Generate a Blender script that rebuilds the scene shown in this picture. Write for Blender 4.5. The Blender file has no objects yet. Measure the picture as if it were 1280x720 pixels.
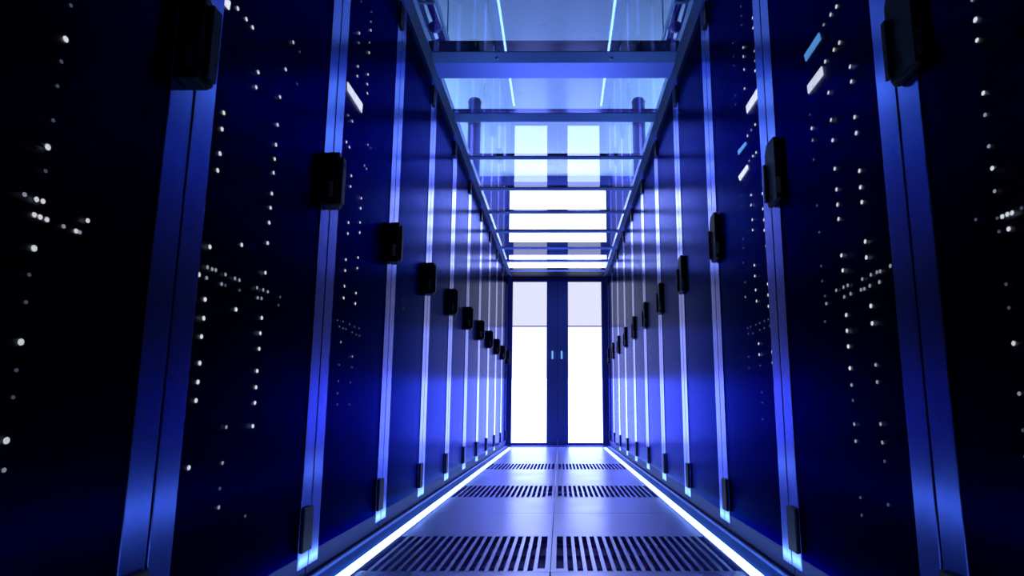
import bpy, bmesh, math, random
from mathutils import Vector, Matrix
random.seed(4)
C = bpy.context.scene.collection

# ------------------------------------------------------------------ dimensions
FACE = 0.693          # distance of each rack front from the aisle's centre line
RW = 0.8              # rack pitch along the aisle
Y0 = 1.2466           # joint between the first two racks in view
RH = 2.346            # rack height
END = 9.33           # plane of the end wall
GZ = 2.308            # underside of the roof glass
# status lights seen behind the perforated doors: (side, rack) -> (along, up, brightness)
LEDS = {
    (-1, 0): [(-0.211, 1.399, 1),(-0.167, 1.399, 1),(-0.133, 1.398, 1),(-0.086, 1.305, 1),(-0.09, 1.263, 1),(0.07, 1.396, 1),(0.048, 1.304, 1),(0.105, 1.497, 1),(0.152, 1.395, 0.3),(0.153, 1.495, 0.3),(-0.23, 1.131, 1),(-0.231, 1.092, 1),(-0.23, 1.035, 1),(-0.233, 0.995, 1),(0.046, 1.224, 1),(0.046, 1.168, 1),(0.045, 1.128, 1),(0.045, 1.09, 1),(0.044, 1.033, 1),(0.043, 0.994, 1),(0.042, 0.954, 1),(-0.236, 0.822, 1),(-0.095, 0.861, 1),(0.042, 0.9, 1),(0.042, 0.822, 1),(-0.268, 0.755, 1),(-0.235, 0.708, 1),(-0.096, 0.707, 1),(-0.238, 0.777, 0.6),(-0.218, 0.777, 0.6),(-0.203, 0.778, 0.6),(-0.159, 0.777, 0.6),(-0.114, 0.777, 0.6),(-0.092, 0.777, 0.6),(0.002, 0.776, 0.6),(0.037, 0.777, 0.6),(0.065, 0.777, 0.6),(-0.237, 0.754, 0.6),(-0.172, 0.753, 0.6),(0.01, 0.752, 0.6),(0.032, 0.754, 0.6),(0.143, 0.776, 0.3),(-0.155, 0.753, 0.3),(-0.087, 0.754, 0.3),(0.137, 0.753, 0.3),(-0.234, 0.668, 1),(-0.236, 0.629, 1),(-0.233, 0.574, 1),(-0.233, 0.535, 1),(-0.234, 0.497, 1),(0.042, 0.706, 1),(0.04, 0.667, 1),(0.041, 0.628, 1),(0.039, 0.573, 1),(0.04, 0.533, 1),(0.041, 0.495, 1),(-0.095, 0.44, 0.5),(0.039, 0.439, 1),(-0.098, 0.362, 0.5),(-0.1, 0.307, 0.3),(-0.098, 0.267, 0.5),(0.036, 0.229, 0.3),(-0.237, 0.363, 1)],
    (-1, -1): [(0.097, 1.089, 0.2),(0.096, 1.032, 2),(0.094, 0.994, 0.2),(0.093, 0.954, 0.3),(0.094, 0.9, 0.3),(0.091, 0.857, 2),(0.093, 0.821, 0.2),(0.062, 0.775, 0.7),(0.084, 0.775, 1),(0.096, 0.776, 1),(0.084, 0.752, 1),(0.095, 0.752, 1),(0.108, 0.752, 1),(0.142, 0.751, 0.5),(0.169, 0.751, 1),(0.177, 0.751, 0.5),(0.191, 0.774, 1),(0.092, 0.705, 2),(0.09, 0.666, 0.2),(0.091, 0.627, 0.2),(0.092, 0.571, 2),(0.091, 0.532, 0.2),(0.092, 0.495, 0.3),(0.091, 0.437, 1.5),(0.094, 0.398, 0.5)],
    (-1, 1): [(-0.12, 1.999, 0.3),(0.011, 2.039, 0.3),(0.013, 1.997, 0.5),(0.017, 1.963, 1),(-0.122, 1.867, 1),(-0.12, 1.829, 0.5),(0.008, 1.904, 0.5),(0.011, 1.863, 1),(-0.116, 1.736, 1),(-0.116, 1.697, 1),(0.011, 1.771, 1),(0.011, 1.73, 1),(0.016, 1.694, 1),(-0.193, 1.507, 0.6),(-0.145, 1.506, 1),(-0.195, 1.406, 1),(-0.159, 1.402, 1),(0.058, 1.499, 0.6),(0.101, 1.502, 0.3),(0.028, 1.402, 0.6),(0.056, 1.399, 0.6),(-0.12, 1.308, 1),(-0.123, 1.267, 1),(0.011, 1.266, 1),(0.009, 1.226, 1),(-0.123, 1.133, 1),(0.01, 1.171, 1),(-0.123, 1.093, 1),(0.014, 1.133, 1),(-0.129, 0.997, 1),(0.01, 1.036, 1),(-0.129, 0.958, 1),(0.009, 0.995, 1),(-0.128, 0.903, 1),(0.008, 0.901, 1),(-0.129, 0.861, 1),(0.008, 0.862, 1),(-0.132, 0.707, 0.7),(0.003, 0.668, 0.6),(-0.181, 0.776, 0.4),(-0.122, 0.779, 0.4),(-0.049, 0.779, 0.4),(0.011, 0.777, 0.4),(0.068, 0.778, 0.4),(-0.156, 0.757, 0.4),(-0.118, 0.756, 0.4),(-0.085, 0.757, 0.4),(-0.012, 0.754, 0.4),(0.038, 0.751, 0.4),(0.079, 0.752, 0.4),(-0.136, 0.629, 0.4),(0.007, 0.629, 0.4),(-0.134, 0.574, 0.3),(-0.001, 0.575, 0.3),(-0.137, 0.533, 0.2),(-0.133, 0.496, 0.2),(0.0, 0.497, 0.2)],
    (-1, 2): [(-0.128, 1.604, 0.4),(-0.035, 1.766, 0.2),(-0.033, 1.691, 0.2),(-0.043, 0.992, 0.2),(-0.036, 0.955, 0.2),(0.0, 0.775, 0.2),(-0.098, 0.75, 0.2),(0.026, 0.749, 0.2)],
    (1, 1): [(-0.09, 1.995, 0.3),(-0.087, 1.958, 0.4),(-0.086, 1.921, 0.4),(-0.224, 1.864, 1),(-0.223, 1.825, 1),(0.045, 1.921, 0.3),(-0.092, 1.824, 1),(-0.088, 1.789, 1),(0.046, 1.865, 0.3),(0.049, 1.827, 0.3),(-0.087, 1.737, 1),(-0.224, 1.735, 0.5),(-0.224, 1.697, 0.6),(-0.22, 1.661, 1),(-0.081, 1.663, 1),(0.049, 1.7, 0.4),(0.05, 1.662, 0.4),(-0.185, 1.474, 1),(-0.137, 1.474, 0.6),(-0.086, 1.474, 1),(-0.179, 1.372, 1),(-0.14, 1.374, 1),(-0.091, 1.375, 0.6),(-0.223, 1.245, 0.4),(-0.225, 1.206, 1),(-0.092, 1.244, 1),(0.041, 1.283, 0.3),(0.036, 1.242, 0.3),(-0.087, 1.208, 1),(-0.221, 1.153, 1),(-0.091, 1.152, 1),(-0.226, 1.113, 1),(-0.089, 1.114, 1),(-0.224, 1.077, 1),(0.039, 1.115, 0.4),(-0.227, 1.021, 0.5),(0.045, 1.08, 0.3),(0.055, 1.026, 0.3),(-0.088, 0.985, 1),(-0.087, 0.946, 1),(0.046, 0.948, 0.3),(-0.228, 0.891, 1),(-0.089, 0.895, 1),(0.048, 0.893, 0.6),(-0.092, 0.855, 1),(-0.227, 0.854, 1),(-0.222, 0.817, 1),(-0.09, 0.705, 1),(-0.091, 0.667, 1),(-0.233, 0.664, 1),(0.043, 0.669, 0.3),(0.038, 0.775, 0.4),(-0.002, 0.774, 0.4),(-0.069, 0.774, 0.4),(-0.117, 0.774, 0.4),(-0.17, 0.774, 0.4),(-0.214, 0.774, 0.4),(-0.252, 0.773, 0.4),(0.032, 0.753, 0.4),(-0.026, 0.749, 0.4),(-0.113, 0.75, 0.4),(-0.163, 0.751, 0.4),(-0.225, 0.751, 0.4),(-0.228, 0.63, 0.6),(-0.095, 0.629, 0.4),(0.048, 0.63, 0.3),(-0.235, 0.575, 0.3),(-0.233, 0.537, 0.4),(-0.096, 0.538, 0.2),(-0.096, 0.502, 0.2),(-0.091, 0.447, 0.2)],
    (1, 2): [(-0.013, 1.704, 0.2),(-0.018, 1.662, 0.2),(-0.419, 1.582, 0.4),(-0.162, 0.855, 0.2),(-0.155, 0.816, 0.2)],
    (1, 0): [(-0.102, 1.472, 1),(-0.065, 1.473, 1),(-0.019, 1.473, 0.5),(-0.102, 1.374, 1),(-0.068, 1.374, 1),(-0.011, 1.373, 1),(-0.149, 1.284, 1),(-0.149, 1.246, 1),(-0.017, 1.283, 1),(-0.276, 1.286, 1),(-0.277, 1.246, 1),(-0.277, 1.209, 0.6),(-0.278, 1.156, 0.6),(0.38, 1.735, 0.25),(0.384, 1.697, 0.25),(0.384, 1.662, 0.25),(-0.278, 1.117, 0.6),(-0.277, 1.08, 1),(-0.278, 1.024, 0.6),(-0.278, 0.949, 0.6),(-0.151, 1.155, 1),(-0.152, 1.115, 1),(-0.02, 1.207, 1),(-0.02, 1.152, 1),(0.109, 1.24, 1),(0.108, 1.205, 0.6),(0.365, 1.373, 1),(-0.02, 1.076, 1),(-0.153, 1.022, 1),(-0.021, 1.021, 1),(-0.151, 0.983, 1),(-0.02, 0.982, 1),(-0.152, 0.947, 1),(0.11, 1.02, 0.3),(0.111, 1.15, 0.3),(0.114, 1.282, 0.3),(-0.02, 0.945, 1),(0.107, 0.945, 0.4),(-0.153, 0.854, 1),(-0.021, 0.852, 1),(-0.022, 0.814, 1),(-0.152, 0.817, 1),(-0.278, 0.855, 1),(-0.279, 0.819, 0.6),(-0.276, 0.752, 1),(-0.276, 0.708, 0.4),(0.11, 0.853, 0.4),(0.11, 0.813, 0.4),(0.099, 0.771, 0.4),(0.094, 0.75, 0.5),(-0.154, 0.706, 1),(0.025, 0.773, 0.5),(-0.019, 0.773, 0.5),(-0.044, 0.773, 0.5),(-0.123, 0.773, 0.5),(-0.167, 0.774, 0.5),(-0.196, 0.774, 0.5),(-0.211, 0.773, 0.5),(-0.257, 0.775, 0.5),(-0.019, 0.749, 0.5),(-0.056, 0.75, 0.5),(-0.112, 0.75, 0.5),(-0.129, 0.749, 0.5),(-0.157, 0.751, 0.5),(-0.203, 0.751, 0.5),(-0.022, 0.704, 1),(-0.02, 0.666, 1),(-0.02, 0.628, 1),(-0.02, 0.576, 1),(-0.022, 0.536, 0.7),(-0.023, 0.5, 0.4),(-0.154, 0.667, 1),(-0.154, 0.575, 0.7),(-0.154, 0.538, 0.7),(-0.278, 0.668, 0.5),(0.111, 0.705, 0.2),(-0.021, 0.445, 0.6),(-0.021, 0.406, 0.6),(-0.154, 0.448, 0.6),(-0.155, 0.409, 0.6),(-0.158, 0.37, 0.4),(-0.024, 0.279, 0.3),(-0.023, 0.24, 0.3),(-0.158, 0.281, 0.2)],
    (1, -1): [(0.188, 1.156, 0.6),(0.186, 1.118, 1.5),(0.188, 1.082, 1),(0.188, 0.988, 1),(0.19, 0.951, 0.6),(0.19, 0.897, 0.7),(0.188, 0.859, 1),(0.189, 0.821, 0.7),(0.19, 0.777, 0.3),(0.178, 0.776, 1),(0.166, 0.776, 1),(0.155, 0.775, 1),(0.19, 0.755, 0.3),(0.167, 0.753, 1),(0.244, 0.79, 0.3),(0.36, 0.776, 0.6),(0.355, 0.753, 0.2),(0.188, 0.67, 0.4),(0.188, 0.633, 0.3),(0.133, 0.776, 0.4),(0.187, 0.578, 1),(0.188, 0.502, 0.5),(0.189, 0.448, 0.3),(0.19, 0.409, 0.6)],
}
SCREENS = {
    (-1, 0): [[(-0.288, 1.393), (-0.247, 1.392), (-0.249, 1.371), (-0.271, 1.371)]],
    (-1, 1): [[(-0.222, 1.62), (-0.038, 1.623), (-0.043, 1.586), (-0.215, 1.591)]],
    (1, 1): [[(-0.258, 1.587), (-0.262, 1.553), (-0.098, 1.556), (-0.091, 1.588)], [(-0.059, 1.461), (-0.066, 1.448), (0.044, 1.45), (0.05, 1.469)], [(-0.065, 1.37), (-0.074, 1.351), (0.039, 1.344), (0.059, 1.367)]],
    (1, 0): [[(0.013, 1.47), (0.006, 1.446), (0.116, 1.443), (0.123, 1.466)], [(0.012, 1.372), (0.007, 1.345), (0.114, 1.344), (0.117, 1.37)], [(0.377, 1.491), (0.347, 1.476), (0.353, 1.445), (0.379, 1.457)]],
}

# ------------------------------------------------------------------ materials
def new_mat(name):
    m = bpy.data.materials.new(name); m.use_nodes = True
    nt = m.node_tree; nt.nodes.clear()
    out = nt.nodes.new('ShaderNodeOutputMaterial')
    return m, nt, out

def principled(name, col, rough=.5, metal=0., spec=.5, bump=None, rvar=None, aniso=0):
    m, nt, out = new_mat(name)
    b = nt.nodes.new('ShaderNodeBsdfPrincipled')
    b.inputs['Base Color'].default_value = (*col, 1)
    b.inputs['Roughness'].default_value = rough
    b.inputs['Metallic'].default_value = metal
    b.inputs['Specular IOR Level'].default_value = spec
    nt.links.new(b.outputs[0], out.inputs[0])
    tc = nt.nodes.new('ShaderNodeTexCoord')
    if rvar:
        mp = nt.nodes.new('ShaderNodeMapping'); mp.inputs['Scale'].default_value = rvar[1]
        n = nt.nodes.new('ShaderNodeTexNoise'); n.inputs['Scale'].default_value = rvar[0]
        n.inputs['Detail'].default_value = 4
        mr = nt.nodes.new('ShaderNodeMapRange')
        mr.inputs['To Min'].default_value = rough - rvar[2]; mr.inputs['To Max'].default_value = rough + rvar[2]
        nt.links.new(tc.outputs['Object'], mp.inputs[0]); nt.links.new(mp.outputs[0], n.inputs['Vector'])
        nt.links.new(n.outputs['Fac'], mr.inputs['Value']); nt.links.new(mr.outputs[0], b.inputs['Roughness'])
    if bump:
        n = nt.nodes.new('ShaderNodeTexNoise'); n.inputs['Scale'].default_value = bump[0]
        bp = nt.nodes.new('ShaderNodeBump'); bp.inputs['Strength'].default_value = bump[1]
        bp.inputs['Distance'].default_value = .002
        nt.links.new(tc.outputs['Object'], n.inputs['Vector'])
        nt.links.new(n.outputs['Fac'], bp.inputs['Height']); nt.links.new(bp.outputs[0], b.inputs['Normal'])
    return m

def emitter(name, col, strength):
    m, nt, out = new_mat(name)
    e = nt.nodes.new('ShaderNodeEmission')
    e.inputs[0].default_value = (*col, 1); e.inputs[1].default_value = strength
    nt.links.new(e.outputs[0], out.inputs[0])
    return m

def mesh_door_mat():
    """perforated sheet steel: fine round holes, dark glossy paint between them"""
    m, nt, out = new_mat('perforated_door')
    tc = nt.nodes.new('ShaderNodeTexCoord')
    sep = nt.nodes.new('ShaderNodeSeparateXYZ'); nt.links.new(tc.outputs['Object'], sep.inputs[0])
    def wave(sock, freq):
        a = nt.nodes.new('ShaderNodeMath'); a.operation = 'MULTIPLY'; a.inputs[1].default_value = freq
        nt.links.new(sock, a.inputs[0])
        s = nt.nodes.new('ShaderNodeMath'); s.operation = 'SINE'; nt.links.new(a.outputs[0], s.inputs[0])
        return s.outputs[0]
    fr = 2*math.pi/.0036
    add = nt.nodes.new('ShaderNodeMath'); add.operation = 'MULTIPLY'
    nt.links.new(wave(sep.outputs['Y'], fr), add.inputs[0]); nt.links.new(wave(sep.outputs['Z'], fr), add.inputs[1])
    gt = nt.nodes.new('ShaderNodeMapRange'); gt.interpolation_type = 'SMOOTHSTEP'
    gt.inputs['From Min'].default_value = -.25; gt.inputs['From Max'].default_value = .25
    gt.inputs['To Min'].default_value = HOLE[0]; gt.inputs['To Max'].default_value = HOLE[1]
    nt.links.new(add.outputs[0], gt.inputs['Value'])
    b = nt.nodes.new('ShaderNodeBsdfPrincipled')
    b.inputs['Base Color'].default_value = DOORCOL
    b.inputs['Roughness'].default_value = DOOR_R
    b.inputs['Metallic'].default_value = DOOR_M
    b.inputs['Specular IOR Level'].default_value = .5
    b.inputs['Specular Tint'].default_value = (.25, .29, .56, 1)
    t = nt.nodes.new('ShaderNodeBsdfTransparent')
    mx = nt.nodes.new('ShaderNodeMixShader')
    nt.links.new(gt.outputs[0], mx.inputs[0]); nt.links.new(b.outputs[0], mx.inputs[1]); nt.links.new(t.outputs[0], mx.inputs[2])
    nt.links.new(mx.outputs[0], out.inputs[0])
    return m

def roof_glass_mat():
    """half reflective coated safety glass"""
    m, nt, out = new_mat('roof_glass')
    g = nt.nodes.new('ShaderNodeBsdfGlossy'); g.inputs['Roughness'].default_value = .0
    g.inputs[0].default_value = GLASS_REFL
    t = nt.nodes.new('ShaderNodeBsdfTransparent'); t.inputs[0].default_value = GLASS_TR
    lw = nt.nodes.new('ShaderNodeLayerWeight'); lw.inputs[0].default_value = .25
    mr = nt.nodes.new('ShaderNodeMapRange')
    mr.inputs['To Min'].default_value = GLASS_F[0]; mr.inputs['To Max'].default_value = GLASS_F[1]
    mx = nt.nodes.new('ShaderNodeMixShader')
    nt.links.new(lw.outputs['Fresnel'], mr.inputs['Value']); nt.links.new(mr.outputs[0], mx.inputs[0])
    nt.links.new(t.outputs[0], mx.inputs[1]); nt.links.new(g.outputs[0], mx.inputs[2])
    nt.links.new(mx.outputs[0], out.inputs[0])
    return m

HOLE = (.14, .42)
DOORCOL = (.003, .004, .03, 1); DOOR_R = .23; DOOR_M = 1.
GLASS_REFL = (.96, .97, 1, 1); GLASS_TR = (.8, .88, 1, 1); GLASS_F = (.15, .85)

M = {}
M['door'] = mesh_door_mat()
M['glass'] = roof_glass_mat()
M['clear'], _nt, _out = new_mat('clear_glass_edge')
_t = _nt.nodes.new('ShaderNodeBsdfTransparent'); _t.inputs[0].default_value = (.97, .98, 1, 1); _nt.links.new(_t.outputs[0], _out.inputs[0])
M['alu'] = principled('brushed_aluminium', (.16, .235, .78), .21, 1., rvar=(6, (8, 8, .4), .04))
M['rail'] = principled('satin_rail', (.60, .76, .98), .42, .3)
M['bar'] = principled('satin_crossbar', (.3, .45, .85), .38, .6)
M['gasket'] = principled('black_gasket', (.008, .008, .02), .6)
M['black'] = principled('black_plastic', (.005, .005, .008), .55, spec=.25, bump=(300, .15))
M['case'] = principled('black_steel', (.01, .01, .018), .5)
M['plinth'] = principled('dark_blue_steel', (.012, .014, .12), .6, .1, .2)
M['equip'] = principled('equipment_black', (.008, .008, .014), .5)
M['floor'] = principled('raised_floor_tile', (.48, .56, .84), .30, .35, rvar=(3.5, (1, 1, 1), .07), bump=(25, .25))
M['vent'] = principled('vent_tile_metal', (.48, .56, .84), .30, .35, rvar=(4, (1, 1, 1), .06))
M['sub'] = principled('subfloor', (.55, .34, .98), .8)
M['channel'] = principled('floor_channel', (.14, .36, 1.0), .5, .0)
M['trim'] = principled('polished_trim', (.6, .65, .8), .2, .9)
M['room'] = principled('room_paint', (.55, .62, .75), .8, bump=(60, .1))
M['navy'] = principled('navy_steel', (.05, .06, .30), .32, .3)
M['purple'] = principled('purple_cable', (.09, .01, .5), .45)
M['blue_cable'] = principled('pale_cable', (.3, .5, .85), .45)
M['leaf'] = principled('door_leaf_paint', (.15, .17, .5), .32, .3)
M['drum'] = principled('grey_duct', (.05, .09, .14), .5)
M['strip'] = emitter('led_strip', (.24, .46, 1.0), 11)
M['pane'] = emitter('frosted_glass_glow_strong', (.18, .23, 1.0), 13)  # backlight fading upward is put into three stepped emission colours
M['pane_mid'] = emitter('frosted_glass_glow_weaker', (.42, .47, 1.0), 2.7)
M['pane_top'] = emitter('frosted_glass_glow_weakest', (.76, .78, 1.0), 1.0)
M['lamp'] = emitter('added_uplight_glow', (.36, .62, 1.0), 60)
M['trans'] = emitter('lit_transom', (.54, .58, 1.0), 9)
M['handle'] = emitter('painted_handle_glow', (.25, .55, 1.0), .9)  # the handle's paleness is put in as emission; it is no lamp
M['led_hi'] = emitter('status_light_bright', (.85, .9, 1), 9)
M['led_mid'] = emitter('status_light', (.7, .8, 1), 4)
M['led_lo'] = emitter('status_light_dim', (.5, .6, 1), 1.3)
M['screen'] = emitter('display_white', (.75, .8, 1), 12)
M['screen_b'] = emitter('display_blue', (.12, .4, 1), 9)
M['lock'] = principled('lock_steel', (.6, .62, .7), .3, .9)

# ------------------------------------------------------------------ mesh helpers
def bx(bm, x0, x1, y0, y1, z0, z1, bev=0.):
    v = [bm.verts.new(p) for p in ((x0,y0,z0),(x1,y0,z0),(x1,y1,z0),(x0,y1,z0),(x0,y0,z1),(x1,y0,z1),(x1,y1,z1),(x0,y1,z1))]
    fs = [bm.faces.new([v[i] for i in f]) for f in ((3,2,1,0),(4,5,6,7),(0,1,5,4),(1,2,6,5),(2,3,7,6),(3,0,4,7))]
    if bev:
        es = list({e for f in fs for e in f.edges})
        bmesh.ops.bevel(bm, geom=es, offset=bev, segments=2, affect='EDGES', profile=.5)

def box(x0, x1, y0, y1, z0, z1, bev=0.):
    bm = bmesh.new(); bx(bm, min(x0,x1), max(x0,x1), min(y0,y1), max(y0,y1), min(z0,z1), max(z0,z1), bev); return bm

def extrude_xz(profile, y0, y1):
    """closed XZ profile pushed along Y"""
    bm = bmesh.new()
    a = [bm.verts.new((x, y0, z)) for x, z in profile]; b = [bm.verts.new((x, y1, z)) for x, z in profile]
    n = len(profile)
    for i in range(n): bm.faces.new((a[i], a[(i+1) % n], b[(i+1) % n], b[i]))
    bm.faces.new(a[::-1]); bm.faces.new(b)
    bmesh.ops.recalc_face_normals(bm, faces=bm.faces)
    return bm

def extrude_yz(profile, x0, x1, bev=0.):
    bm = bmesh.new()
    a = [bm.verts.new((x0, y, z)) for y, z in profile]; b = [bm.verts.new((x1, y, z)) for y, z in profile]
    n = len(profile)
    for i in range(n): bm.faces.new((a[i], a[(i+1) % n], b[(i+1) % n], b[i]))
    bm.faces.new(a[::-1]); bm.faces.new(b)
    bmesh.ops.recalc_face_normals(bm, faces=bm.faces)
    if bev: bmesh.ops.bevel(bm, geom=list(bm.edges), offset=bev, segments=2, affect='EDGES', profile=.5)
    return bm

def tube(pts, r, seg=8):
    bm = bmesh.new(); rings = []
    pts = [Vector(p) for p in pts]
    for i, p in enumerate(pts):
        d = (pts[min(i+1, len(pts)-1)] - pts[max(i-1, 0)]).normalized()
        u = d.orthogonal().normalized() if abs(d.z) > .9 else d.cross(Vector((0,0,1))).normalized()
        w = d.cross(u).normalized()
        rings.append([bm.verts.new(p + r*(math.cos(a)*u + math.sin(a)*w)) for a in (2*math.pi*k/seg for k in range(seg))])
    for a, b in zip(rings, rings[1:]):
        for k in range(seg): bm.faces.new((a[k], a[(k+1) % seg], b[(k+1) % seg], b[k]))
    bm.faces.new(rings[0][::-1]); bm.faces.new(rings[-1])
    bmesh.ops.recalc_face_normals(bm, faces=bm.faces)
    for f in bm.faces: f.smooth = True
    return bm

def obj(name, bm, mat, parent=None):
    me = bpy.data.meshes.new(name); bm.to_mesh(me); bm.free(); me.materials.append(mat)
    o = bpy.data.objects.new(name, me); C.objects.link(o)
    if parent: o.parent = parent
    return o

def tag(o, label, cat, group=None):
    o['label'] = label; o['category'] = cat
    if group: o['group'] = group
    return o

def thing(name, label, cat, loc=(0,0,0), group=None):
    o = bpy.data.objects.new(name, None); o.empty_display_size = .1; C.objects.link(o); o.location = loc
    return tag(o, label, cat, group)

def struct(name, bm, mat, parent=None):
    o = obj(name, bm, mat, parent)
    if parent is None: o['kind'] = 'structure'
    return o

def copy_tree(o, parent=None):
    c = o.copy(); C.objects.link(c); c.parent = parent
    for ch in [k for k in C.objects if k.parent == o]: copy_tree(ch, c)
    return c

# ------------------------------------------------------------------ the room
T = 0.5917
VENTS = [2.147, 3.905, 5.70]
def floor_mesh():
    bm = bmesh.new()
    g = .0012
    # the tiles of the aisle, leaving the openings the vent tiles drop into
    ys = []; y = 2.147 - 9*T
    while y < 9.24: ys.append(y); y += T
    spans = []
    prev = -3.2
    for v in VENTS:
        spans.append((prev, v)); prev = v + T
    spans.append((prev, 9.24))
    for a, b in spans:
        n = max(1, round((b-a)/T)); h = (b-a)/n
        for i in range(n):
            for xa in (-T, 0.):
                bx(bm, xa+g, xa+T-g, a+i*h+g, a+(i+1)*h-g, -.035, 0, .0015)
    # slabs under the racks and beyond
    for s in (-1, 1):
        bx(bm, min(s*T, s*4), max(s*T, s*4), -3.2, 12, -.035, 0)
    bx(bm, -T, T, 9.24, 12, -.035, -.0005)
    return bm
struct('floor', floor_mesh(), M['floor'])
struct('trim_1', box(-1.2, 1.2, -3.2, 9.24, -.04, -.025), M['sub'])          # the slab below the raised floor
struct('ceiling', box(-4, 4, -3.2, 12, 3.80, 3.9), M['room'])
struct('wall_left', box(-4.1, -4, -3.2, 12, -.4, 3.9), M['room'])
struct('wall_right', box(4, 4.1, -3.2, 12, -.4, 3.9), M['room'])
struct('wall_back', box(-4.1, 4.1, -3.3, -3.2, -.4, 3.9), M['case'])
bm = bmesh.new()                                                           # end wall round the doors and the lit band
W0, W1 = -.70, .705
bx(bm, -4, W0, END, END+.12, 0, 3.80); bx(bm, W1, 4, END, END+.12, 0, 3.80)
bx(bm, W0, W1, END, END+.12, 2.37, 2.402); bx(bm, W0, W1, END, END+.12, 2.645, 2.82)
bx(bm, W0, W1, END, END+.12, 3.60, 3.80)
struct('wall_end', bm, M['navy'])
for i, (a, b) in enumerate(((2.402, 2.645), (2.82, 3.60))):
    w = struct('window_%d' % (i+1), box(W0+.01, W1-.01, END+.04, END+.05, a+.005, b-.005), M['trans'])
    bm = bmesh.new()
    for x0, x1 in ((W0, W0+.012), (W1-.012, W1)): bx(bm, x0, x1, END+.02, END+.06, a, b)
    bx(bm, W0+.012, W1-.012, END+.02, END+.06, a, a+.008); bx(bm, W0+.012, W1-.012, END+.02, END+.06, b-.008, b)
    obj('window_frame', bm, M['navy'], w)
struct('trim_2', box(-.636, .636, 8.86, END-.031, GZ, 2.35, .003), M['case'])     # blanking plate over the last stretch
bm = box(-.66, .66, 9.08, END-.031, -.0002, .007, .002)
struct('trim_3', bm, M['navy'])                                                      # threshold plate
bm = bmesh.new(); bx(bm, -.70, -.625, END-.03, END, 0, 2.39); bx(bm, .612, .705, END-.03, END, 0, 2.39); bx(bm, -.625, .612, END-.03, END, 2.245, 2.39)
struct('trim_4', bm, M['navy'])                                                      # door frame

def leaf(name, g0, g1, s0, s1, hx):
    """door leaf: glass from g0 to g1, meeting stile s0..s1"""
    bm = bmesh.new(); y0, y1 = END-.012, END+.035
    bx(bm, s0, s1, y0, y1, .008, 2.25, .002)
    bx(bm, g0, g1, y0, y1, .008, .042); bx(bm, g0, g1, y0, y1, 2.243, 2.25)
    o = struct(name, bm, M['leaf'])
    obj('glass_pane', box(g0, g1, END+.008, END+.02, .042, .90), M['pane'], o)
    obj('glass_pane', box(g0, g1, END+.008, END+.02, .9003, 1.619), M['pane_mid'], o)  # same sheet of glass as below, cut to step the painted glow
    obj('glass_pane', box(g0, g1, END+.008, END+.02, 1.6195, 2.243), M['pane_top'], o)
    obj('glazing_bar', box(g0, g1, END-.006, END+.004, 1.611, 1.625), M['navy'], o)
    h = obj('door_handle', box(hx-.010, hx+.010, END-.045, END-.012, 1.166, 1.276, .006), M['handle'], o)
    h['label'] = 'pale door handle with painted glow'
    return o
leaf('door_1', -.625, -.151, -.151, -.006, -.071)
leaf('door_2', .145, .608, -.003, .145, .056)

# ------------------------------------------------------------------ vent tiles
def vent_tile(x0, y0, side, label):
    t = thing('vent_tile', label, 'floor grille', (x0+T/2, y0+T/2, -.035), 'perforated vent tiles in the aisle floor')
    h = T/2; g = .0012
    bm = bmesh.new(); z0, z1 = .023, .035
    m = .012
    bx(bm, -h+g, h-g, -h+g, -h+m, z0, z1); bx(bm, -h+g, h-g, h-m, h-g, z0, z1)
    xin, xout = (side*h - side*g)*1, None
    # side closest to the centre seam carries a wider land
    e0, e1 = -h+g, h-g
    if side < 0: land0, land1 = e0 + .012, e1 - .016
    else: land0, land1 = e0 + .016, e1 - .012
    bx(bm, e0, land0, -h+m, h-m, z0, z1); bx(bm, land1, e1, -h+m, h-m, z0, z1)
    obj('tile_frame', bm, M['vent'], t)
    n = 19; pitch = (land1-land0)/n; slot = pitch*.60
    bm = bmesh.new()
    for i in range(n-1):
        xa = land0 + pitch*(i+1) - (pitch-slot)/2; bx(bm, xa, xa+pitch-slot, -h+m, h-m, z0, z1)
    # the slot beside the seam is a little shorter
    xa = (land1-slot-.006, land1) if side < 0 else (land0, land0+slot+.006)
    bx(bm, xa[0], xa[1], -h+m, -h+m+.035, z0, z1-.0004)
    o = obj('slatted_grille', bm, M['vent'], t)
    # supporting stringers below
    for yy in (-.19, 0., .19): obj('support_rib', box(-h+.01, h-.01, yy-.004, yy+.004, .0115, .0225), M['sub'], t)
names = ['nearest pair', 'middle pair', 'farthest pair']
for j, v in enumerate(VENTS):
    for s, w in ((-1, 'left'), (1, 'right')):
        vent_tile(-T if s < 0 else 0., v, s, 'slotted metal vent tile in the aisle floor, %s one of the %s' % (w, names[j]))

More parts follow.
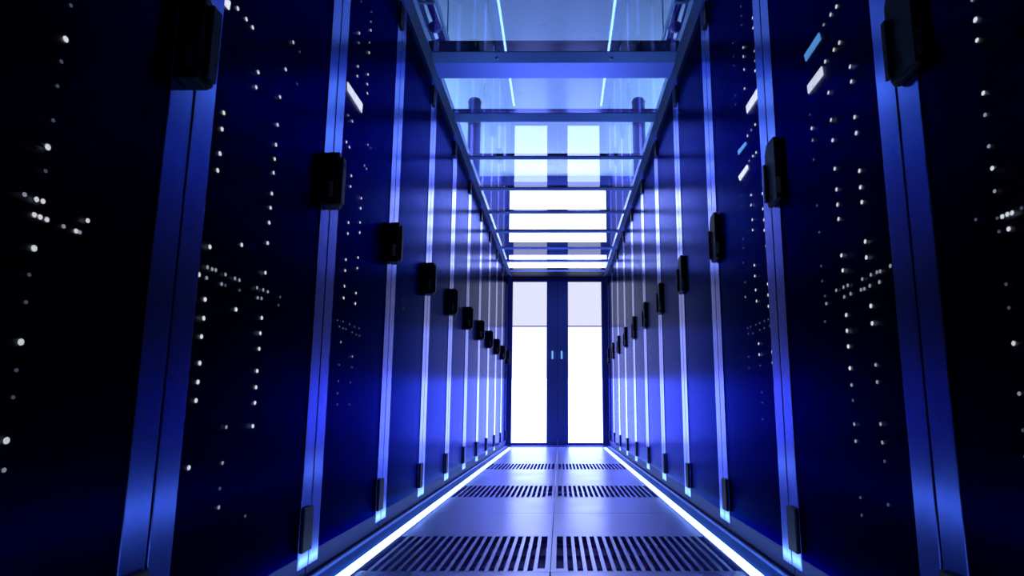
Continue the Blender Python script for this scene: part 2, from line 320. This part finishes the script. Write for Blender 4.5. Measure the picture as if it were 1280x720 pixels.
# ------------------------------------------------------------------ floor edge: channel, trim and light strip
for s, w in ((-1, 'left'), (1, 'right')):
    t = thing('light_strip', 'glowing blue-white LED strip along the floor at the foot of the %s racks' % w, 'light strip', (s*.6, 0, 0), 'LED strips along the aisle floor')
    bm = bmesh.new(); bx(bm, -.019, .019, .6, 8.76, .0002, .003); bx(bm, -.019, -.016, .6, 8.76, .003, .005); bx(bm, .016, .019, .6, 8.76, .003, .005)
    obj('channel', bm, M['trim'], t)
    y = .62; k = 0
    while y < 8.7:
        y2 = min(y+1.09, 8.75)
        obj('light_segment', box(-.0125, .0125, y, y2-.012, .0032, .012, .002), M['strip'], t); y = y2
    bm = extrude_xz([(s*.624, 0.0002), (s*.686, .0002), (s*.686, .010), (s*.680, .010), (s*.676, .004), (s*.624, .003)], .3, 9.24)
    o = obj('floor_channel', bm, M['channel']); tag(o, 'dark blue metal gutter on the floor between the %s LED strip and the racks' % w, 'floor channel', 'floor gutters beside the racks')
    o2 = obj('bright_edge', box(s*.6795, s*.6865, .3, 9.24, .0101, .0125), M['trim'], o); o2['label'] = 'thin shiny edge'

# ------------------------------------------------------------------ racks
def build_rack(s, label):
    """rack whose front faces the aisle; local x = 0 is the front face, s is the side it stands on"""
    root = thing('server_rack', label, 'server rack', (s*FACE, 0, 0), 'server racks of the %s row' % ('left' if s < 0 else 'right'))
    h = RW/2 - .003; D = 1.0
    st = .076
    bm = bmesh.new()
    def B(x0, x1, y0, y1, z0, z1, bev=0): bx(bm, min(s*x0, s*x1), max(s*x0, s*x1), y0, y1, z0, z1, bev)
    B(.014, D, -h, -h+.02, .04, RH-.002); B(.014, D, h-.02, h, .04, RH-.002)
    B(.014, D, -h+.02, h-.02, RH-.03, RH-.002); B(D-.02, D, -h+.02, h-.02, .04, RH-.03)
    B(.014, D, -h+.02, h-.02, .04, .06)
    obj('cabinet_body', bm, M['case'], root)
    bm = bmesh.new(); B(.006, D-.02, -h, h, .0005, .039, .002); obj('plinth', bm, M['plinth'], root)
    for y0, y1 in ((-h, -h+st), (h-st, h)):
        bm = bmesh.new(); B(0, .0135, y0, y1, .04, RH-.004, .002); obj('door_post', bm, M['alu'], root)
    for z0, z1 in ((RH-.05, RH-.004), (.04, .075)):
        bm = bmesh.new(); B(.001, .0135, -h+st, h-st, z0, z1, .001); obj('door_rail', bm, M['plinth'], root)
    bm = bmesh.new(); B(.002, .0034, -h+st, h-st, .075, RH-.05); d = obj('perforated_door', bm, M['door'], root)
    # equipment stack behind the door
    bm = bmesh.new(); z = .10; rr = random.Random(7)
    while z < RH-.12:
        u = rr.choice((.0445, .0445, .089, .0445)); dx = rr.choice((.030, .030, .031, .033))
        B(dx, .9, -.31, .31, z, z+u-.002); z += u
    e = obj('equipment_stack', bm, M['equip'], root)
    # hinge covers over the far post
    for z0, z1 in ((.085, .207), (2.185, 2.292)):
        bm = bmesh.new(); B(-.010, -.0005, h-st+.002, h-.002, z0, z1, .003); obj('hinge_cover', bm, M['black'], root)
    # swing handle
    if s < 0:
        prof = [(.330, 1.092), (.376, 1.087), (.394, 1.10), (.397, 1.235), (.388, 1.262), (.376, 1.269), (.366, 1.262), (.354, 1.269), (.336, 1.262), (.330, 1.25)]; pr = .040
    else:
        prof = [(.290, 1.10), (.380, 1.094), (.390, 1.11), (.390, 1.268), (.368, 1.297), (.300, 1.297), (.290, 1.285)]; pr = .017
    hd = obj('door_handle', extrude_yz(prof, -s*.0008, -s*pr, .004), M['black'], root)
    if s > 0:
        # chamfered body plus the slim lever in front of it
        obj('lever', box(-s*(pr+.0005), -s*(pr+.008), .374, .392, 1.112, 1.235, .002), M['black'], hd)
    else:
        obj('lever', box(-s*(pr+.0005), -s*(pr+.009), .352, .388, 1.105, 1.255, .003), M['black'], hd)
    bm = bmesh.new(); r = bmesh.ops.create_cone(bm, cap_ends=True, segments=16, radius1=.006, radius2=.006, depth=.05,
        matrix=Matrix.Translation((-s*pr*.6, .3285 if s < 0 else .2885, 1.14)) @ Matrix.Scale(.06, 4, (0,1,0)))
    lk = obj('lock', bm, M['lock'], hd); lk['label'] = 'steel lock'
    return root

def led_mesh(sc):
    bm = bmesh.new(); bmesh.ops.create_icosphere(bm, subdivisions=2, radius=1, matrix=Matrix.Diagonal((.0015, .0068*sc, .0058*sc, 1)))
    for f in bm.faces: f.smooth = True
    me = bpy.data.meshes.new('status_light'); bm.to_mesh(me); bm.free(); return me
LM = {}
def led(parent, s, y, z, b, sz):
    key = 'big' if b > 1.1 else 'hi' if b >= .9 else 'mid' if b >= .45 else 'lo'
    if key not in LM:
        me = led_mesh(1.25 if key == 'big' else 1. if key == 'hi' else .85 if key == 'mid' else .75)
        me.materials.append(M['led_hi' if key in ('big', 'hi') else 'led_mid' if key == 'mid' else 'led_lo']); LM[key] = me
    o = bpy.data.objects.new('status_light', LM[key]); C.objects.link(o); o.parent = parent
    o.location = (s*.0283, y, z); o.scale = (1, sz, sz)
    return o

ordinal = ['cut by the picture edge', 'second from the camera', 'third from the camera', 'fourth from the camera', 'fifth from the camera',
           'sixth from the camera', 'seventh from the camera', 'eighth from the camera', 'fifth before the white doors', 'fourth before the white doors',
           'third before the white doors', 'second before the white doors', 'last one beside the white doors'][:13]
ordinal = ordinal[:7] + ['fourth from the white doors', 'third from the white doors', 'second from the white doors', 'right beside the white doors']
for s, w in ((-1, 'left'), (1, 'right')):
    first = build_rack(s, '')
    for i, k in enumerate(range(-1, 10)):
        r = first if i == 0 else copy_tree(first)
        r.location = (s*FACE, Y0 + RW*k + RW/2, 0)
        nled = len(LEDS.get((s, k), []))
        look = 'full of white lights' if nled > 20 else 'with few faint lights' if nled else 'with pale posts'
        r['label'] = 'dark server rack %s in the %s row, %s' % (look, w, ordinal[i])
        racks = r
        r['rk'] = k; r['sd'] = s
for r in [o for o in list(C.objects) if 'rk' in o]:
    s, k = int(r['sd']), int(r['rk']); del r['rk']; del r['sd']
    eq = [c for c in C.objects if c.parent == r and c.name.startswith('equipment_stack')][0]
    for y, z, b in LEDS.get((s, k), []):
        if -.315 < y < .315: led(eq, s, y, z, b, .68 if k < 0 else .9)
    for n, q in enumerate(SCREENS.get((s, k), [])):
        if max(a for a, _ in q) > .33: continue
        bm = extrude_yz(q, s*.0297, s*.0270)
        blue = (s > 0 and ((k == 0 and n == 0) or (k == 1 and n == 1)))
        o = obj('display_panel', bm, M['screen_b' if blue else 'screen'], eq); o['label'] = 'glowing blue display' if blue else 'glowing white display'

# ------------------------------------------------------------------ the glass roof over the aisle
for s, w in ((-1, 'left'), (1, 'right')):
    bm = extrude_xz([(s*.637, 2.306), (s*.691, 2.343), (s*.691, RH+.0005), (s*.78, RH+.0005), (s*.78, RH+.012), (s*.705, RH+.012), (s*.70, RH+.05), (s*.637, 2.36)], .5, END-.031)
    o = obj('roof_rail', bm, M['rail'])
    tag(o, 'long satin metal roof rail along the top of the %s row of racks' % w, 'rail', 'roof rails of the aisle')
bars = [(3.239, .235, .061, .030, .080), (3.98, .08, .064, .028, .03)] + [(yy, .035, .02, .014, .02) for yy in (4.716, 5.43, 6.12, 6.82, 7.55, 8.25, 8.82)]
bl = ['broad blue metal beam spanning the roof, nearest to the camera'] + ['slim crossbar of the glass roof, %s' % t for t in
      ('next behind the broad blue beam', 'third from the camera', 'fourth from the camera', 'fifth from the camera', 'fifth from the white doors', 'fourth from the white doors', 'second from the white doors', 'directly above the white doors')]
bl[6] = 'slim crossbar of the glass roof, third from the white doors'; bl[5] = 'slim crossbar of the glass roof, fourth from the white doors'
for (y0, wd, ch, dp, gk), lab in zip(bars, bl):
    t = thing('roof_crossbar', lab, 'crossbar', (0, y0, GZ-dp), 'crossbars of the glass roof')
    prof = [(0, dp), (0, dp-.002), (ch, 0), (wd, .003), (wd, dp)]       # bevelled lower front edge
    obj('beam', extrude_yz(prof, -.636, .636), M['bar'], t)
    obj('sealing_gasket', box(-.636, .636, -gk, wd+.004, dp+.0022, dp+.016), M['gasket'], t)
    if wd > .2:
        for xx in (-.3, .3):
            bm = bmesh.new(); bmesh.ops.create_cone(bm, cap_ends=True, segments=12, radius1=.009, radius2=.007, depth=.006,
                matrix=Matrix.Translation((xx, .030, .0125)) @ Matrix.Rotation(2.03, 4, 'X'))
            obj('bolt', bm, M['trim'], t)
gl = ['glass roof panel in front of the broad blue beam'] + ['glass roof panel just behind the broad blue beam', 'reflective glass roof panel where the lit doors first mirror',
      'reflective glass roof panel, fourth from the camera', 'bright glass roof panel, fifth from the camera', 'bright glass roof panel, fourth from the white doors', 'bright glass roof panel, third from the white doors',
      'bright glass roof panel, second from the white doors', 'bright glass roof panel right above the white doors']
y = 2.552
for (y0, wd, ch, dp, gk), lab in zip(bars, gl):
    o = obj('roof_panel', box(-.636, .636, y+.0005, y0-.0005, GZ, GZ+.0008), M['glass'])
    o.data.materials.append(M['clear'])
    for p in o.data.polygons: p.material_index = 0 if p.normal.z < -.5 else 1
    tag(o, lab, 'glass panel', 'glass panels of the aisle roof'); y = y0+wd

struct('shade_plate', box(-.636, .636, -.6, 2.55, GZ, GZ+.03, .003), M['case'])      # unseen roof plate added over the camera to keep the nearest racks dark
# ------------------------------------------------------------------ things on the rack tops, seen through the glass
for s, w in ((-1, 'left'), (1, 'right')):
    rr = random.Random(11+s)
    tz = 2.93
    t = thing('cable_tray', 'ladder-shaped cable tray hanging above the %s racks behind the glass' % w, 'cable tray', (s*.86, 3.2, tz), 'hanging cable trays')
    for xx in (-.13, .13): obj('side_rail', box(xx-.006, xx+.006, -1.2, 1.2, 0, .05, .002), M['rail'], t)
    for q in range(9): obj('rung', box(-.123, .123, -1.15+q*.2875-.012, -1.15+q*.2875+.012, .002, .014), M['rail'], t)
    for xx in (-.13, .13):
        for yy in (-1., 1.): obj('hanging_rod', box(xx-.004, xx+.004, yy-.004, yy+.004, .0505, .869), M['rail'], t)
    for yy, rad in ((.78, .042), (.98, .038)):
        bm = bmesh.new(); bmesh.ops.create_uvsphere(bm, u_segments=20, v_segments=12, radius=rad, matrix=Matrix.Translation((-s*.085, yy, -rad*.8)) @ Matrix.Diagonal((1, 1, .8, 1)))
        for f_ in bm.faces: f_.smooth = True
        k_ = obj('cable_knob', bm, M['purple'], t); k_['label'] = 'round purple knob'
    for j in range(4):
        x = s*(.775 + .057*j); pts = []; rad = (.022, .016, .024, .02)[j]
        ph = rr.random()*6
        for q in range(36):
            pts.append((x + .004*math.sin(q*.5+ph), 2.05 + q*.065, tz+.0145+rad))
        o = obj('data_cable', tube(pts, rad), M['blue_cable' if j == 1 else 'purple'])
        tag(o, '%s cable lying in the hanging tray above the %s racks' % ('pale blue' if j == 1 else 'purple', w), 'cable', 'cables above the %s racks' % w)
    t = thing('vertical_duct', 'dark rounded duct standing on top of the %s racks, seen through the glass' % w, 'duct', (s*.775, 6.0, RH), 'ducts on the rack tops')
    bm = bmesh.new(); bmesh.ops.create_cone(bm, cap_ends=True, segments=24, radius1=.06, radius2=.06, depth=1.0, matrix=Matrix.Translation((0, 0, .5)))
    obj('duct_body', bm, M['drum'], t)
    bm = bmesh.new(); bmesh.ops.create_cone(bm, cap_ends=True, segments=24, radius1=.066, radius2=.05, depth=.03, matrix=Matrix.Translation((0, 0, 1.016)))
    obj('duct_cap', bm, M['drum'], t)
    # added uplights, out of sight, that brighten the ceiling behind the glass
    for q, yy in enumerate((6.7, 8.9)):
        t = thing('added_uplight', 'long added uplight hanging unseen in the room beside the %s racks, %s' % (w, ('nearer one', 'one by the end wall')[q]), 'lamp', (s*2.1, yy, 2.9), 'added uplights of the room')
        obj('housing', box(-.12, .12, -.9, .9, -.06, -.0005, .004), M['case'], t)
        for ry in (-.7, .7): obj('hanging_rod', box(-.004, .004, ry-.004, ry+.004, -.03, .899), M['case'], t)
        obj('diffuser', box(-.105, .105, -.88, .88, 0, .0145), M['lamp'], t)

# ------------------------------------------------------------------ world, camera, colour management
w = bpy.data.worlds.new('World'); bpy.context.scene.world = w; w.use_nodes = True
w.node_tree.nodes['Background'].inputs[0].default_value = (.004, .004, .02, 1)
w.node_tree.nodes['Background'].inputs[1].default_value = 1
cam = bpy.data.cameras.new('camera'); co = bpy.data.objects.new('camera', cam); C.objects.link(co)
pitch, roll, yaw = .1782, -.0025, .0023
cam.sensor_width = 36; cam.lens = 846/1280*36; cam.shift_x = -(697.67-640)/1280; cam.clip_start = .02
co.location = (.0284, 0, .478)
co.rotation_euler = (Matrix.Rotation(yaw, 4, 'Z') @ Matrix.Rotation(math.pi/2+pitch, 4, 'X')).to_euler()
bpy.context.scene.camera = co
sc = bpy.context.scene
sc.view_settings.view_transform = 'Standard'; sc.view_settings.look = 'None'
sc.view_settings.exposure = 0; sc.view_settings.gamma = 1; sc.view_settings.use_curve_mapping = False
